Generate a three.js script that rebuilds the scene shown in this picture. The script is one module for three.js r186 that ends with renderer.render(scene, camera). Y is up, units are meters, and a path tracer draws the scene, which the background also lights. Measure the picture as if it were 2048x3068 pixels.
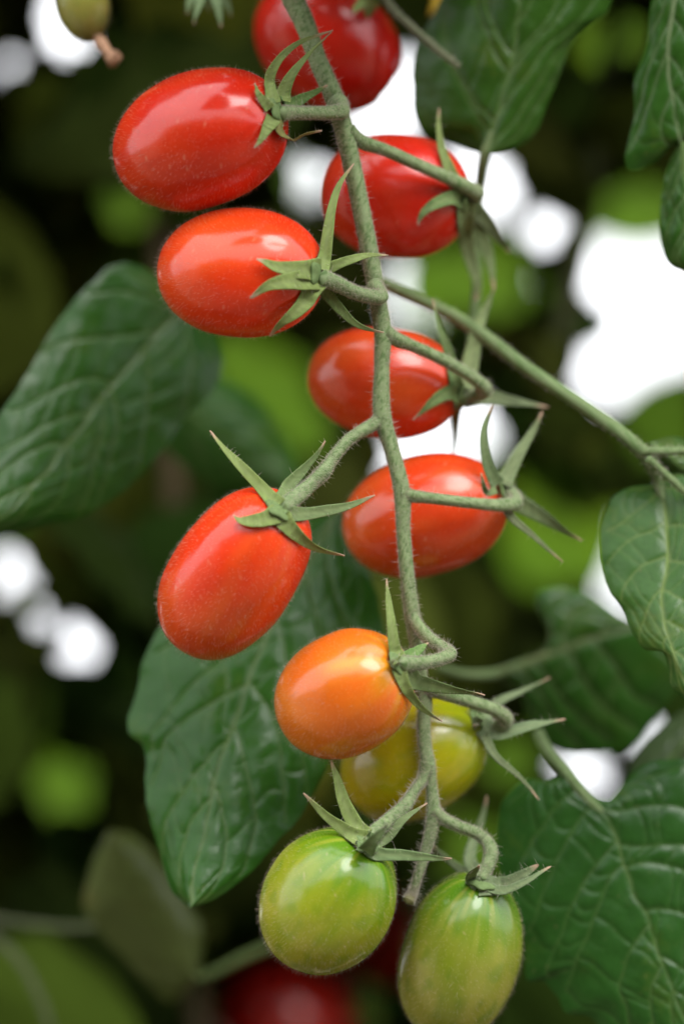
import * as THREE from 'three';
import { ImprovedNoise } from 'three/addons/math/ImprovedNoise.js';
import { mergeGeometries } from 'three/addons/utils/BufferGeometryUtils.js';

// ------------------------------------------------------------------ camera, sky, sun, exposure
const scene = new THREE.Scene();
const REACH = 0.6, MM = 0.075, SW = 2048, SH = 3068;      // distance of the truss (m), millimetres per photograph pixel there
const camera = new THREE.PerspectiveCamera(2 * Math.atan((SH * MM / 2000) / REACH) * 180 / Math.PI, SW / SH, 0.02, 400);
camera.position.set(0, 1.3, 0);
camera.rotation.x = 13 * Math.PI / 180;
camera.updateMatrixWorld(true);
camera.focus = REACH - 0.010;
camera.userData.fStop = 3.6;

{ // bright overcast sky, a little brighter overhead
  const w = 64, h = 32, a = new Float32Array(w * h * 4);
  for (let y = 0; y < h; y++) for (let x = 0; x < w; x++) {
    const up = Math.max(0, Math.sin(((y + 0.5) / h - 0.5) * Math.PI)), v = 1.0 + 0.8 * up;
    a.set([v * 0.98, v * 0.995, v * 1.03, 1], (y * w + x) * 4);
  }
  const t = new THREE.DataTexture(a, w, h, THREE.RGBAFormat, THREE.FloatType);
  t.mapping = THREE.EquirectangularReflectionMapping; t.magFilter = THREE.LinearFilter; t.needsUpdate = true;
  scene.background = t; scene.environment = t;
}
const sun = new THREE.DirectionalLight(new THREE.Color(1, 0.975, 0.94), 1.2);
sun.position.set(0.75, 2.9, 1.05); sun.target.position.set(0, 1.43, -0.59);
sun.castShadow = true; sun.shadow.radius = 62; sun.shadow.mapSize.set(2048, 2048);
Object.assign(sun.shadow.camera, { left: -1, right: 1, top: 1, bottom: -1, near: 0.1, far: 8 });
scene.add(sun, sun.target);
const renderer = new THREE.WebGLRenderer({ antialias: true });
renderer.toneMapping = THREE.LinearToneMapping; renderer.toneMappingExposure = 2.3;
renderer.shadowMap.enabled = true;

// ------------------------------------------------------------------ helpers
let seedState = 1;
const seed = (n) => { seedState = n | 0; };
const rnd = () => { seedState = (seedState + 0x6d2b79f5) | 0; let t = Math.imul(seedState ^ (seedState >>> 15), 1 | seedState); t = (t + Math.imul(t ^ (t >>> 7), 61 | t)) ^ t; return ((t ^ (t >>> 14)) >>> 0) / 4294967296; };
const rr = (a, b) => a + (b - a) * rnd();
const gauss = () => (rnd() + rnd() + rnd() - 1.5) / 0.75;
const noise = new ImprovedNoise(), N = (x, y, z = 0.37) => noise.noise(x + 311.7, y + 87.3, z + 41.1);
const { lerp, clamp, smoothstep } = THREE.MathUtils;
const V3 = (x, y, z) => new THREE.Vector3(x, y, z);
// a point seen at photograph pixel (px, py), dz millimetres nearer than the truss
function at(px, py, dz = 0) {
  const d = REACH - dz / 1000, k = MM / 1000 * d / REACH;
  return V3((px - SW / 2) * k, -(py - SH / 2) * k, -d).applyMatrix4(camera.matrixWorld);
}
const RIGHT = V3(1, 0, 0).transformDirection(camera.matrixWorld), UP = V3(0, 1, 0).transformDirection(camera.matrixWorld), NEAR = V3(0, 0, 1).transformDirection(camera.matrixWorld);
const PX = MM / 1000;
const lin = (r, g, b) => new THREE.Color().setRGB(r, g, b);
const mix3 = (a, b, t) => [lerp(a[0], b[0], t), lerp(a[1], b[1], t), lerp(a[2], b[2], t)];
const used = new Map();
function numbered(name) { const n = used.get(name) ?? 0; used.set(name, n + 1); return n ? name + '_' + String(n).padStart(3, '0') : name; }
function thing(name, label, category, base, group) {
  const o = new THREE.Group(); o.name = numbered(name); o.position.copy(base); o.userData = { label, category };
  if (group) o.userData.group = group;
  o.base = base.clone(); scene.add(o); return o;
}
function part(name, geometry, material, parent, root, kind) {
  geometry.translate(-root.base.x, -root.base.y, -root.base.z);
  const m = new THREE.Mesh(geometry, material); m.name = name; m.castShadow = m.receiveShadow = true;
  if (kind) m.userData.kind = kind;
  parent.add(m); return m;
}
function build(pos, idx, col, uv) {
  const g = new THREE.BufferGeometry();
  g.setAttribute('position', new THREE.BufferAttribute(Float32Array.from(pos), 3));
  if (col) g.setAttribute('color', new THREE.BufferAttribute(Float32Array.from(col), 3));
  if (uv) g.setAttribute('uv', new THREE.BufferAttribute(Float32Array.from(uv), 2));
  g.setIndex(idx); g.computeVertexNormals(); return g;
}
function poly(points) {     // evenly parametrised polyline through 2-D or 3-D points
  const c = new THREE.CatmullRomCurve3(points.map((p) => V3(p[0], p[1], p[2] ?? 0)), false, 'centripetal');
  c.arcLengthDivisions = 400; return c;
}
function worley(x, y) {
  const ix = Math.floor(x), iy = Math.floor(y); let a = 9, b = 9;
  for (let j = -1; j < 2; j++) for (let i = -1; i < 2; i++) {
    const h = Math.sin((ix + i) * 127.1 + (iy + j) * 311.7) * 43758.5453, h2 = Math.sin((ix + i) * 269.5 + (iy + j) * 183.3) * 43758.5453;
    const d = Math.hypot(ix + i + h - Math.floor(h) - x, iy + j + h2 - Math.floor(h2) - y);
    if (d < a) { b = a; a = d; } else if (d < b) b = d;
  }
  return b - a;
}

// ------------------------------------------------------------------ materials
const MAT = {
  skin: new THREE.MeshPhysicalMaterial({ vertexColors: true, roughness: 0.6, specularIntensity: 0.1, clearcoat: 1, clearcoatRoughness: 0.18 }),
  stem: new THREE.MeshPhysicalMaterial({ vertexColors: true, roughness: 0.8, specularIntensity: 0.5, sheen: 0.45, sheenRoughness: 0.4, sheenColor: lin(0.95, 0.9, 0.85) }),
  sepal: new THREE.MeshPhysicalMaterial({ vertexColors: true, roughness: 0.75, specularIntensity: 0.5, sheen: 0.3, sheenRoughness: 0.45, sheenColor: lin(0.9, 0.92, 0.8) }),
  hair: new THREE.MeshPhysicalMaterial({ color: lin(0.62, 0.5, 0.42), roughness: 0.95, specularIntensity: 0.3, transmission: 0.5, side: THREE.DoubleSide }),
  stemHair: new THREE.MeshPhysicalMaterial({ color: lin(0.62, 0.56, 0.47), roughness: 0.95, specularIntensity: 0.3, transmission: 0.45, side: THREE.DoubleSide }),
  leaf: new THREE.MeshPhysicalMaterial({ vertexColors: true, roughness: 0.97, specularIntensity: 0.05, transmission: 0.24, clearcoat: 0.5, clearcoatRoughness: 0.24, side: THREE.DoubleSide }),
  vein: new THREE.MeshPhysicalMaterial({ vertexColors: true, roughness: 0.75, specularIntensity: 0.4 }),
  glow: new THREE.MeshPhysicalMaterial({ vertexColors: true, roughness: 0.97, specularIntensity: 0.1, transmission: 0.85, side: THREE.DoubleSide }),
  mass: new THREE.MeshPhysicalMaterial({ color: lin(1, 1, 1), roughness: 0.97, specularIntensity: 0.06, transmission: 0.3, side: THREE.DoubleSide }),
  dry: new THREE.MeshStandardMaterial({ vertexColors: true, roughness: 0.85 }),
  soil: new THREE.MeshStandardMaterial({ color: lin(0.2, 0.155, 0.105), roughness: 1 }),
};

// ------------------------------------------------------------------ generators
// tube through [px, py, dz, r px]
function tubeGeometry(points, { segs = 60, sides = 14, color = [0.18, 0.235, 0.11], dark = [0.07, 0.125, 0.035], rough = 0.04, flareA = 0, flareB = 0, tip = null, pixels = true } = {}) {
  const world = points.map((p) => (pixels ? at(p[0], p[1], p[2]) : p[0]));
  const radii = points.map((p) => (pixels ? p[3] * PX * 0.92 : p[1]));
  const c = new THREE.CatmullRomCurve3(world, false, 'centripetal');
  const len = c.getLength(), pos = [], col = [], idx = [], rings = [];
  let ref = null;
  const ringsT = [0];
  for (let i = 0; i <= segs; i++) ringsT.push(i / segs);
  ringsT.push(1);
  const lastRing = ringsT.length - 1;
  ringsT.forEach((t, ri) => {
    const p = c.getPoint(t), T = c.getTangent(t);
    if (!ref) ref = Math.abs(T.dot(NEAR)) > 0.9 ? UP.clone() : NEAR.clone();
    const S = V3().crossVectors(T, ref).normalize(); ref = V3().crossVectors(S, T).normalize();
    const f = t * (points.length - 1), k = Math.min(points.length - 2, Math.floor(f));
    let u = f - k; u = u * u * (3 - 2 * u);
    let r = lerp(radii[k], radii[k + 1], u);
    r *= 1 + flareA * Math.pow(clamp(1 - t * len / (radii[0] * 3.2), 0, 1), 2) + flareB * Math.pow(clamp(1 - (1 - t) * len / (radii.at(-1) * 3.2), 0, 1), 2);
    let q = p;
    if (ri === 0) { q = p.clone().addScaledVector(T, -r * 0.45); r *= 0.35; }
    if (ri === lastRing) { q = p.clone().addScaledVector(T, r * 0.45); r *= 0.35; }
    rings.push([q, S, ref.clone(), r]);
    for (let j = 0; j < sides; j++) {
      const a = j / sides * Math.PI * 2, dir = S.clone().multiplyScalar(Math.cos(a)).addScaledVector(ref, Math.sin(a));
      const n1 = N(t * len * 900 + 3, Math.cos(a) * 1.4, Math.sin(a) * 1.4), n2 = N(t * len * 5200, Math.cos(a) * 4, Math.sin(a) * 4 + 9);
      const v = q.clone().addScaledVector(dir, r * (1 + rough * n1 + rough * 0.8 * n2 + 0.05 * Math.cos(a * 3 + t * 5)));
      pos.push(v.x, v.y, v.z);
      const spot = smoothstep(n2 + 0.35 * N(t * len * 1500, Math.cos(a) * 2 + 5, Math.sin(a) * 2), 0.02, 0.4);
      let cc = mix3(color, dark, 0.9 * spot);
      const g = 1 + 0.16 * n1; cc = cc.map((x) => x * g);
      if (tip && t > 0.9) cc = mix3(cc, tip, smoothstep(t, 0.92, 0.99));
      col.push(...cc);
    }
  });
  for (let i = 0; i < rings.length - 1; i++) for (let j = 0; j < sides; j++) {
    const a = i * sides + j, b = i * sides + (j + 1) % sides, d = a + sides, e = b + sides;
    idx.push(a, b, d, b, e, d);
  }
  for (const [ring, flip] of [[0, 0], [rings.length - 1, 1]]) {
    const o = pos.length / 3, q = rings[ring][0]; pos.push(q.x, q.y, q.z); col.push(...col.slice(ring * sides * 3, ring * sides * 3 + 3));
    for (let j = 0; j < sides; j++) { const a = ring * sides + j, b = ring * sides + (j + 1) % sides; flip ? idx.push(o, a, b) : idx.push(o, b, a); }
  }
  const g = build(pos, idx, col); g.rings = rings; return g;
}
// thin tapered hairs standing on given [point, normal] pairs
function hairGeometry(list, length, radius, lean = 0.35) {
  const pos = [], idx = [], q = V3(), a = V3(), b = V3();
  for (const [p, n, k = 1] of list) {
    const L = length * rr(0.45, 1.15) * k, R = radius * rr(0.7, 1.25);
    const d = n.clone().add(V3(gauss(), gauss(), gauss()).multiplyScalar(lean)).normalize();
    a.set(d.y, d.z, d.x).cross(d).normalize(); b.crossVectors(d, a);
    const bend = V3(gauss(), gauss(), gauss()).multiplyScalar(0.16 * L), o = pos.length / 3;
    for (let s = 0; s < 2; s++) for (let j = 0; j < 3; j++) {
      const t = j / 3 * Math.PI * 2, r = R * (s ? 0.75 : 1);
      q.copy(p).addScaledVector(d, s * L * 0.55 - R).addScaledVector(a, Math.cos(t) * r).addScaledVector(b, Math.sin(t) * r);
      if (s) q.addScaledVector(bend, 0.3);
      pos.push(q.x, q.y, q.z);
    }
    q.copy(p).addScaledVector(d, L).add(bend); pos.push(q.x, q.y, q.z);
    for (let j = 0; j < 3; j++) { const k2 = (j + 1) % 3; idx.push(o + j, o + k2, o + 3 + j, o + k2, o + 3 + k2, o + 3 + j, o + 3 + j, o + 3 + k2, o + 6); }
  }
  return build(pos, idx);
}
function tubeHairs(g, count, from = 0, to = 1) {
  const out = [], r = g.rings;
  for (let i = 0; i < count; i++) {
    const f = lerp(1, r.length - 2, rr(from, to)), k = Math.min(r.length - 3, Math.floor(f)), u = f - k, a = rr(0, Math.PI * 2);
    const n = r[k][1].clone().multiplyScalar(Math.cos(a)).addScaledVector(r[k][2], Math.sin(a));
    out.push([r[k][0].clone().lerp(r[k + 1][0], u).addScaledVector(n, lerp(r[k][3], r[k + 1][3], u) * 0.97), n]);
  }
  return out;
}
// pointed sepal along [px, py, dz] points; w = full width in pixels; roll turns it about its length
function sepalGeometry(points, w, { push = null, roll = 0, fold = 0.3, color = [0.15, 0.2, 0.055], tip = [0.36, 0.24, 0.16], segs = 26, baseW = 1.2, th = 0.16 } = {}) {
  const c = new THREE.CatmullRomCurve3(points.map((p) => at(p[0], p[1], p[2])), false, 'centripetal');
  const pos = [], col = [], idx = [], ring = 12, len = c.getLength(), sd = rr(0, 50), surf = [], twist = rr(-1.4, 1.4), curl = rr(-0.8, 0.8);
  for (let i = 0; i <= segs; i++) {
    const t = i / segs, p = c.getPoint(t), T = c.getTangent(t);
    if (push) push(p, 0.0007 + 0.0004 * t);
    let S = V3().crossVectors(T, NEAR); if (S.length() < 0.15) S = V3().crossVectors(T, UP); S.normalize();
    let Nn = V3().crossVectors(S, T).normalize();
    const rl2 = roll + twist * t * t, cr = Math.cos(rl2), sr = Math.sin(rl2);
    p.addScaledVector(S, w * PX * 0.3 * curl * Math.sin(t * 5.5) * t);
    const  S2 = S.clone().multiplyScalar(cr).addScaledVector(Nn, sr), N2 = Nn.clone().multiplyScalar(cr).addScaledVector(S, -sr);
    const prof = lerp(baseW, 1, smoothstep(t, 0, 0.25)) * Math.pow(clamp(1 - Math.pow(t, 1.55), 0, 1), 0.85) + 0.09;
    const hw = w * PX * 0.57 * prof * (1 + 0.07 * N(t * 7, sd)), hh = Math.max(hw * th, 0.00016 + 0.0001 * (1 - t));
    for (let j = 0; j < ring; j++) {
      const a = j / ring * Math.PI * 2, x = Math.cos(a), y = Math.sin(a);
      const v = p.clone().addScaledVector(S2, hw * x).addScaledVector(N2, hh * y + hw * fold * (Math.abs(x) - 0.5) + 0.00012 * N(t * len * 2500, x * 2, sd));
      if (push) push(v, 0.0003 + 0.0002 * y);
      pos.push(v.x, v.y, v.z);
      const n = N(t * len * 1800, x * 2.5, sd), n3 = N(t * len * 6000, x * 6, sd);
      let cc = color.map((q) => q * (1 + 0.28 * n + 0.3 * n3));
      cc = mix3(cc, [0.24, 0.27, 0.13], clamp(0.22 * (1 - Math.abs(x) * 2.2), 0, 0.22));
      if (t > 0.8) cc = mix3(cc, tip, smoothstep(t + 0.05 * n, 0.86, 0.97));
      col.push(...cc);
      if (j % 2 === 0) surf.push([v, S2.clone().multiplyScalar(x).addScaledVector(N2, y * 0.7).normalize()]);
    }
  }
  for (let i = 0; i < segs; i++) for (let j = 0; j < ring; j++) {
    const a = i * ring + j, b = i * ring + (j + 1) % ring; idx.push(a, b, a + ring, b, b + ring, a + ring);
  }
  for (const i of [0, segs]) { for (let j = 1; j < ring - 1; j++) i ? idx.push(i * ring, i * ring + j, i * ring + j + 1) : idx.push(0, j + 1, j); }
  const g = build(pos, idx, col); g.surf = surf; return g;
}

// tomato: c centre [px, py, dz], A half projected length, b half width, angle of the stem end in the picture (degrees, y down), tilt of stem end to the viewer
function tomato(o) {
  const [cx, cy, dz] = o.c, center = at(cx, cy, dz), depthK = (REACH - dz / 1000) / REACH;
  const tau = (o.tilt ?? 0) * Math.PI / 180, b = o.b * PX * depthK, A = o.A * PX * depthK;
  const a = Math.sqrt(Math.max(A * A - (b * Math.sin(tau)) ** 2, b * b)) / Math.cos(tau), an = o.angle * Math.PI / 180;
  const axis = RIGHT.clone().multiplyScalar(Math.cos(an) * Math.cos(tau)).addScaledVector(UP, -Math.sin(an) * Math.cos(tau)).addScaledVector(NEAR, Math.sin(tau)).normalize();
  const s1 = V3().crossVectors(axis, NEAR).normalize(), s2 = V3().crossVectors(s1, axis).normalize();
  const push = (v, clear = 0.0006) => {           // moves a point towards the viewer until it is clear of the fruit
    for (let i = 0; i < 200; i++) {
      const q = v.clone().sub(center), x = q.dot(axis), r2 = q.lengthSq() - x * x, aa = a + clear, bb = b * 1.03 + clear, e = o.p ?? 2.12;
      if (Math.pow(Math.abs(x) / aa, e) + Math.pow(Math.sqrt(Math.max(0, r2)) / bb, e) >= 1) break;
      v.addScaledVector(NEAR, 0.00025);
    }
    return v;
  };
  const nu = 110, nv = 110, pos = [], col = [], idx = [], surf = [], sd = o.seed ?? 1, p = o.p ?? 2.12;
  seed(900 + sd * 17);
  for (let i = 0; i <= nu; i++) {
    const th = Math.PI * i / nu;                                  // 0 at the stem end
    const cu = Math.cos(th), su = Math.sin(th);
    const k = Math.pow(Math.pow(Math.abs(cu), p) + Math.pow(Math.abs(su), p), -1 / p);
    let x = cu * k, r = su * k;
    const egg = 1 + (o.egg ?? 0.0) * x;                             // wider at the stem end when positive
    for (let j = 0; j <= nv; j++) {
      const ph = j / nv * Math.PI * 2, stemEnd = Math.exp(-Math.pow(th / 0.62, 2));
      const rib = Math.cos(ph * (o.lobes ?? 5) + sd) * 0.6 + 0.4 * Math.cos(ph * 3 + sd * 2.3);
      const lump = 1 + (o.rib ?? 0.018) * rib * Math.exp(-Math.pow((th - 0.5) / 0.55, 2)) + 0.026 * N(Math.cos(ph) * 1.3 + sd, Math.sin(ph) * 1.3, x * 1.5) + 0.011 * N(Math.cos(ph) * 3 + sd, Math.sin(ph) * 3, x * 2.4 + sd) + 0.012 * Math.cos(ph * 2 + sd * 3) ;
      const xx = x - 0.11 * Math.exp(-Math.pow(th / 0.2, 2)) + 0.012 * rib * stemEnd + 0.02 * Math.exp(-Math.pow((Math.PI - th) / 0.12, 2));
      const v = center.clone().addScaledVector(axis, a * xx).addScaledVector(s1, b * r * egg * lump * Math.cos(ph)).addScaledVector(s2, b * r * egg * lump * Math.sin(ph));
      pos.push(v.x, v.y, v.z);
      let cc = o.color(cu, ph, N, sd).map((q) => q * 0.92);
      if (rnd() < 0.007) cc = mix3(cc, [0.6, 0.4, 0.25], rr(0.08, 0.25));
      col.push(...cc);
    }
  }
  for (let i = 0; i < nu; i++) for (let j = 0; j < nv; j++) {
    const q = i * (nv + 1) + j; idx.push(q, q + nv + 1, q + 1, q + 1, q + nv + 1, q + nv + 2);
  }
  const g = build(pos, idx, col);
  { // close the seam in the normals
    const n = g.attributes.normal;
    for (let i = 0; i <= nu; i++) { const q = i * (nv + 1), e = q + nv, m = V3(n.getX(q) + n.getX(e), n.getY(q) + n.getY(e), n.getZ(q) + n.getZ(e)).normalize(); n.setXYZ(q, m.x, m.y, m.z); n.setXYZ(e, m.x, m.y, m.z); }
    if (n.getX(nv * 40) * (pos[nv * 120] - center.x) + n.getY(nv * 40) * (pos[nv * 120 + 1] - center.y) + n.getZ(nv * 40) * (pos[nv * 120 + 2] - center.z) < 0) {
      g.index.array.forEach((_, i, A2) => { if (i % 3 === 0) { const t = A2[i]; A2[i] = A2[i + 1]; A2[i + 1] = t; } });
      for (let i = 0; i < n.array.length; i++) n.array[i] *= -1;
    }
  }
  const root = thing(o.name ?? 'tomato', o.label, 'tomato', center, o.group);
  const hairs = [], nn = g.attributes.normal;
  for (let i = 0; i < (o.hairs ?? 0); i++) {
    const fi = clamp(Math.acos(rr(-1, 1)) / Math.PI * nu, 1, nu - 1.01), fj = rnd() * nv * 0.9999, i0 = Math.floor(fi), j0 = Math.floor(fj), u = fi - i0, w = fj - j0, q = i0 * (nv + 1) + j0, e = q + nv + 1;
    const bl = (arr) => V3(...[0, 1, 2].map((k) => lerp(lerp(arr[q * 3 + k], arr[q * 3 + 3 + k], w), lerp(arr[e * 3 + k], arr[e * 3 + 3 + k], w), u)));
    const n = bl(nn.array).normalize(), pt = bl(pos);
    hairs.push([pt, n.addScaledVector(axis, -0.35).normalize(), 0.6 + 0.8 * fi / nu]);
  }
  part('fruit', g, MAT.skin, root, root);
  if (hairs.length) part('fuzz', hairGeometry(hairs, 0.001, 0.000010, 0.4), MAT.hair, root, root, 'stuff');
  if (o.sepals) {
    const [kx, ky, kz] = o.calyx, kc = push(at(kx, ky, kz), 0.0004), R = (o.cap ?? 36) * PX;
    const cg = new THREE.SphereGeometry(1, 28, 18), cp = cg.attributes.position, cc = [];
    for (let i = 0; i < cp.count; i++) {
      const v = V3(cp.getX(i), cp.getY(i), cp.getZ(i)), w = 1 + 0.12 * Math.cos(Math.atan2(v.z, v.x) * 5 + sd);
      const q = kc.clone().addScaledVector(s1, v.x * R * w).addScaledVector(s2, v.z * R * w).addScaledVector(axis, v.y * R * 0.28);
      cp.setXYZ(i, q.x, q.y, q.z);
      const n = N(v.x * 6, v.y * 6, v.z * 6 + sd); cc.push(0.115 * (1 + 0.35 * n), 0.17 * (1 + 0.35 * n), 0.06 * (1 + 0.35 * n));
    }
    cg.setAttribute('color', new THREE.Float32BufferAttribute(cc, 3)); cg.computeVertexNormals();
    const calyx = part('calyx', cg, MAT.sepal, root, root), hs = [];
    for (const [pts, w, opt] of o.sepals) {  // darker colour overrides on some sepals mimic the shade they hang in
      const sg = sepalGeometry(pts, w, { ...opt, push }); hs.push(...sg.surf); part('sepal', sg, MAT.sepal, calyx, root);
    }
    const long = [], short = [];
    for (const h of hs) { if (rnd() < 0.5) short.push(h); if (rnd() < 0.14) long.push(h); }
    part('sepal_hairs', mergeGeometries([hairGeometry(short, 0.00035, 0.00002, 0.5), hairGeometry(long, 0.0015, 0.00003, 0.4)]), MAT.stemHair, calyx, root, 'stuff');
  }
  return root;
}
// leaf blade between a midrib and two margins, all given from base to tip in photograph pixels; z(t, s) is its depth in millimetres
function leaf(o) {
  const K = o.d ? 1.30612 : 1, sc = (l) => l.map((p) => [p[0] * K, p[1] * K]);
  const M = poly(sc(o.mid)), Lc = poly(sc(o.left)), Rc = poly(sc(o.right)), nt = o.nt ?? 190, ns = o.ns ?? 140, pos = [], col = [], idx = [], sd = o.seed ?? 1;
  seed(5000 + sd * 31);
  const zf = o.z, base = o.color ?? [0.03, 0.09, 0.015], veinC = o.veinColor ?? [0.085, 0.145, 0.04], amp = o.amp ?? 0.8, slope = o.slope ?? 0.42;
  const mm = [], ll = [], rl = [];
  for (let i = 0; i <= nt; i++) { const t = i / nt; mm.push(M.getPointAt(t)); ll.push(Lc.getPointAt(t)); rl.push(Rc.getPointAt(t)); }
  const flat = (t, s) => {       // leaf coordinates to photograph pixels
    const f = clamp(t, 0, 1) * nt, i = Math.min(nt - 1, Math.floor(f)), u = f - i, E = s < 0 ? ll : rl, a = Math.abs(s);
    return [lerp(lerp(mm[i].x, mm[i + 1].x, u), lerp(E[i].x, E[i + 1].x, u), a), lerp(lerp(mm[i].y, mm[i + 1].y, u), lerp(E[i].y, E[i + 1].y, u), a)];
  };
  // vein network: midrib, laterals, arching cross veins
  const B = 40, bins = new Map(), vein = (pts, level) => {
    let run = 0;
    for (let i = 0; i < pts.length - 1; i++) {
      const [a, b] = [pts[i], pts[i + 1]], n = Math.max(1, Math.ceil(Math.hypot(b[0] - a[0], b[1] - a[1]) / 5));
      for (let k = 0; k < n; k++) {
        const x = lerp(a[0], b[0], k / n), y = lerp(a[1], b[1], k / n), key = Math.floor(x / B) + ',' + Math.floor(y / B);
        if (!bins.has(key)) bins.set(key, []); bins.get(key).push([x, y, level]);
      }
    }
  };
  vein(mm.map((p) => [p.x, p.y]), 0);
  const pairs = o.pairs ?? 6;
  for (const side of [-1, 1]) {
    const starts = [-slope * 0.75, -slope * 0.4];
    for (let k = 0; k < pairs; k++) starts.push(0.02 + 0.86 * (k + rr(-0.33, 0.33)) / pairs);
    starts.push(0.95);
    const lat = starts.map((t0) => { const w = rr(0.85, 1.15), q = rr(0, 9); return (a) => t0 + slope * w * Math.pow(a, 1.25) * (1 - 0.2 * a) + 0.012 * Math.sin(a * 7 + q); });
    lat.forEach((f, k) => {
      const p = []; for (let a = 0; a <= 0.96; a += 0.03) { const t = f(a); if (t > 0.003 && t < 0.99) p.push(flat(t, side * a)); }
      if (p.length > 1) vein(p, 1);
      if (k === lat.length - 1) return;
      const g = lat[k + 1], n = o.cross ?? 5;
      for (let c = 0; c < n; c++) {
        const a0 = 0.06 + (c + rr(0.15, 0.85)) / n * 0.92, da = -rr(0.4, 0.75) * 0.86 / pairs / slope, half = rnd() < 0.3, q = [], bow = rr(-0.03, 0.05);
        for (let u = 0; u <= (half ? 0.55 : 1.001); u += 0.1) { const a = clamp(a0 + da * u + bow * Math.sin(u * 3.14), 0, 0.97), t = lerp(f(a), g(a), u); if (t > 0.003 && t < 0.99) q.push(flat(t, side * a)); }
        if (q.length > 1) vein(q, half ? 3 : 2);
      }
    });
  }
  const near = (x, y) => {
    const d = [99, 99, 99, 99], bx = Math.floor(x / B), by = Math.floor(y / B);
    for (let j = -1; j < 2; j++) for (let i = -1; i < 2; i++) { const l = bins.get((bx + i) + ',' + (by + j)); if (l) for (const p of l) { const q = Math.hypot(p[0] - x, p[1] - y); if (q < d[p[2]]) d[p[2]] = q; } }
    return d;
  };
  for (let i = 0; i <= nt; i++) {
    const t = i / nt;
    for (let j = 0; j <= ns; j++) {
      const s = (j / ns) * 2 - 1, ab = Math.abs(s), E = s < 0 ? ll[i] : rl[i];
      let [px, py] = flat(t, s);
      const wx = px + 7 * N(px * 0.012, py * 0.012, sd), wy = py + 7 * N(px * 0.012 + 5, py * 0.012, sd), d = near(wx, wy);
      const tooth = (o.teeth ?? 0.03) * Math.pow(ab, 6) * (N(t * (o.toothFreq ?? 11), s * 2, sd) + 0.5 * N(t * 27, s * 2, sd + 4));
      px += (E.x - mm[i].x) * tooth; py += (E.y - mm[i].y) * tooth;
      const rise = (x, w) => 1 - Math.exp(-x / w);
      const main = Math.min(d[0], d[1]), width = Math.hypot(E.x - mm[i].x, E.y - mm[i].y) * MM, soft = Math.min(1, width / 6) * (1 - 0.5 * Math.pow(ab, 5));
      let h = amp * soft * (0.7 * rise(main, 20) + 0.55 * rise(Math.min(main, d[2]), 7) + 0.2 * rise(Math.min(main, d[2], d[3]), 6)) + 0.3 * N(px * 0.016, py * 0.016, sd) + 0.05 * N(px * 0.09, py * 0.09, sd) + 0.03 * N(px * 0.2, py * 0.2, sd);
      h += (o.ruffle ?? 1.2) * Math.pow(ab, 3) * N(t * 6.5, s * 1.3, sd + 8);
      const v = at(px, py, zf(t, s) + h);
      pos.push(v.x, v.y, v.z);
      const n = 1 + 0.14 * N(px * 0.009, py * 0.009, sd + 5) + 0.12 * N(px * 0.06, py * 0.06, sd + 6) + 0.1 * N(px * 0.25, py * 0.25, sd);
      let c = base.map((x) => x * n);
      const old = smoothstep(N(px * 0.006 + sd * 3, py * 0.006, sd + 11) + 0.35 * N(px * 0.05, py * 0.05, sd), 0.2, 0.75); c = mix3(c, [base[0] * 2.2, base[1] * 1.25, base[2]], 0.55 * old);
      if (N(px * 0.075, py * 0.075, sd + 17) > 0.62) c = mix3(c, [0.13, 0.11, 0.05], 0.45);
      const line = (x, w) => Math.exp(-Math.pow(x / w, 2));
      c = mix3(c, veinC, clamp((0.75 * line(d[1], 4.6 - 1.8 * ab) + 0.9 * line(d[0], 9 - 5 * t) + 0.28 * line(d[2], 4) + 0.15 * line(d[3], 3.5)) * (o.veins ?? 1), 0, 1));
      col.push(...c);
    }
  }
  for (let i = 0; i < nt; i++) for (let j = 0; j < ns; j++) { const q = i * (ns + 1) + j; idx.push(q, q + 1, q + ns + 1, q + 1, q + ns + 2, q + ns + 1); }
  const bp = at(mm[0].x, mm[0].y, zf(0, 0)), root = thing('tomato_leaf', o.label, 'leaf', bp, o.group);
  part('blade', build(pos, idx, col), o.material ?? MAT.leaf, root, root);
  const rib = [];
  for (let i = 0; i <= 8; i++) { const t = i / 8 * 0.96, p = M.getPointAt(t); rib.push([p.x, p.y, zf(t, 0) - 0.12, (o.ribR ?? 6) * (1 - 0.8 * t)]); }
  part('midrib', tubeGeometry(rib, { segs: 40, sides: 8, color: veinC, dark: veinC.map((x) => x * 0.8), rough: 0.05 }), MAT.vein, root, root);
  for (const [k, pet] of (o.petiole ? [o.petiole, ...(o.branches ?? [])] : []).entries()) {
    const g = tubeGeometry(pet.map((p) => [p[0] * K, p[1] * K, p[2], p[3]]), { segs: 50, color: o.petioleColor ?? [0.13, 0.18, 0.075] });
    part(k ? 'stalk_branch' : 'petiole', g, MAT.stem, root, root);
    if (o.petioleHairs) part('petiole_hairs', hairGeometry(tubeHairs(g, k ? 200 : o.petioleHairs), 0.0011, 0.00003, 0.35), MAT.stemHair, root, root, 'stuff');
  }
  return root;
}

// ------------------------------------------------------------------ ground
{
  const g = new THREE.PlaneGeometry(120, 120, 120, 120); g.rotateX(-Math.PI / 2);
  const p = g.attributes.position; for (let i = 0; i < p.count; i++) p.setY(i, 0.03 * N(p.getX(i) * 0.7, p.getZ(i) * 0.7));
  g.computeVertexNormals();
  const m = new THREE.Mesh(g, MAT.soil); m.name = 'ground'; m.receiveShadow = true; m.userData = { kind: 'structure', label: 'bare dark soil under the tomato rows', category: 'ground' }; scene.add(m);
}

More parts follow.
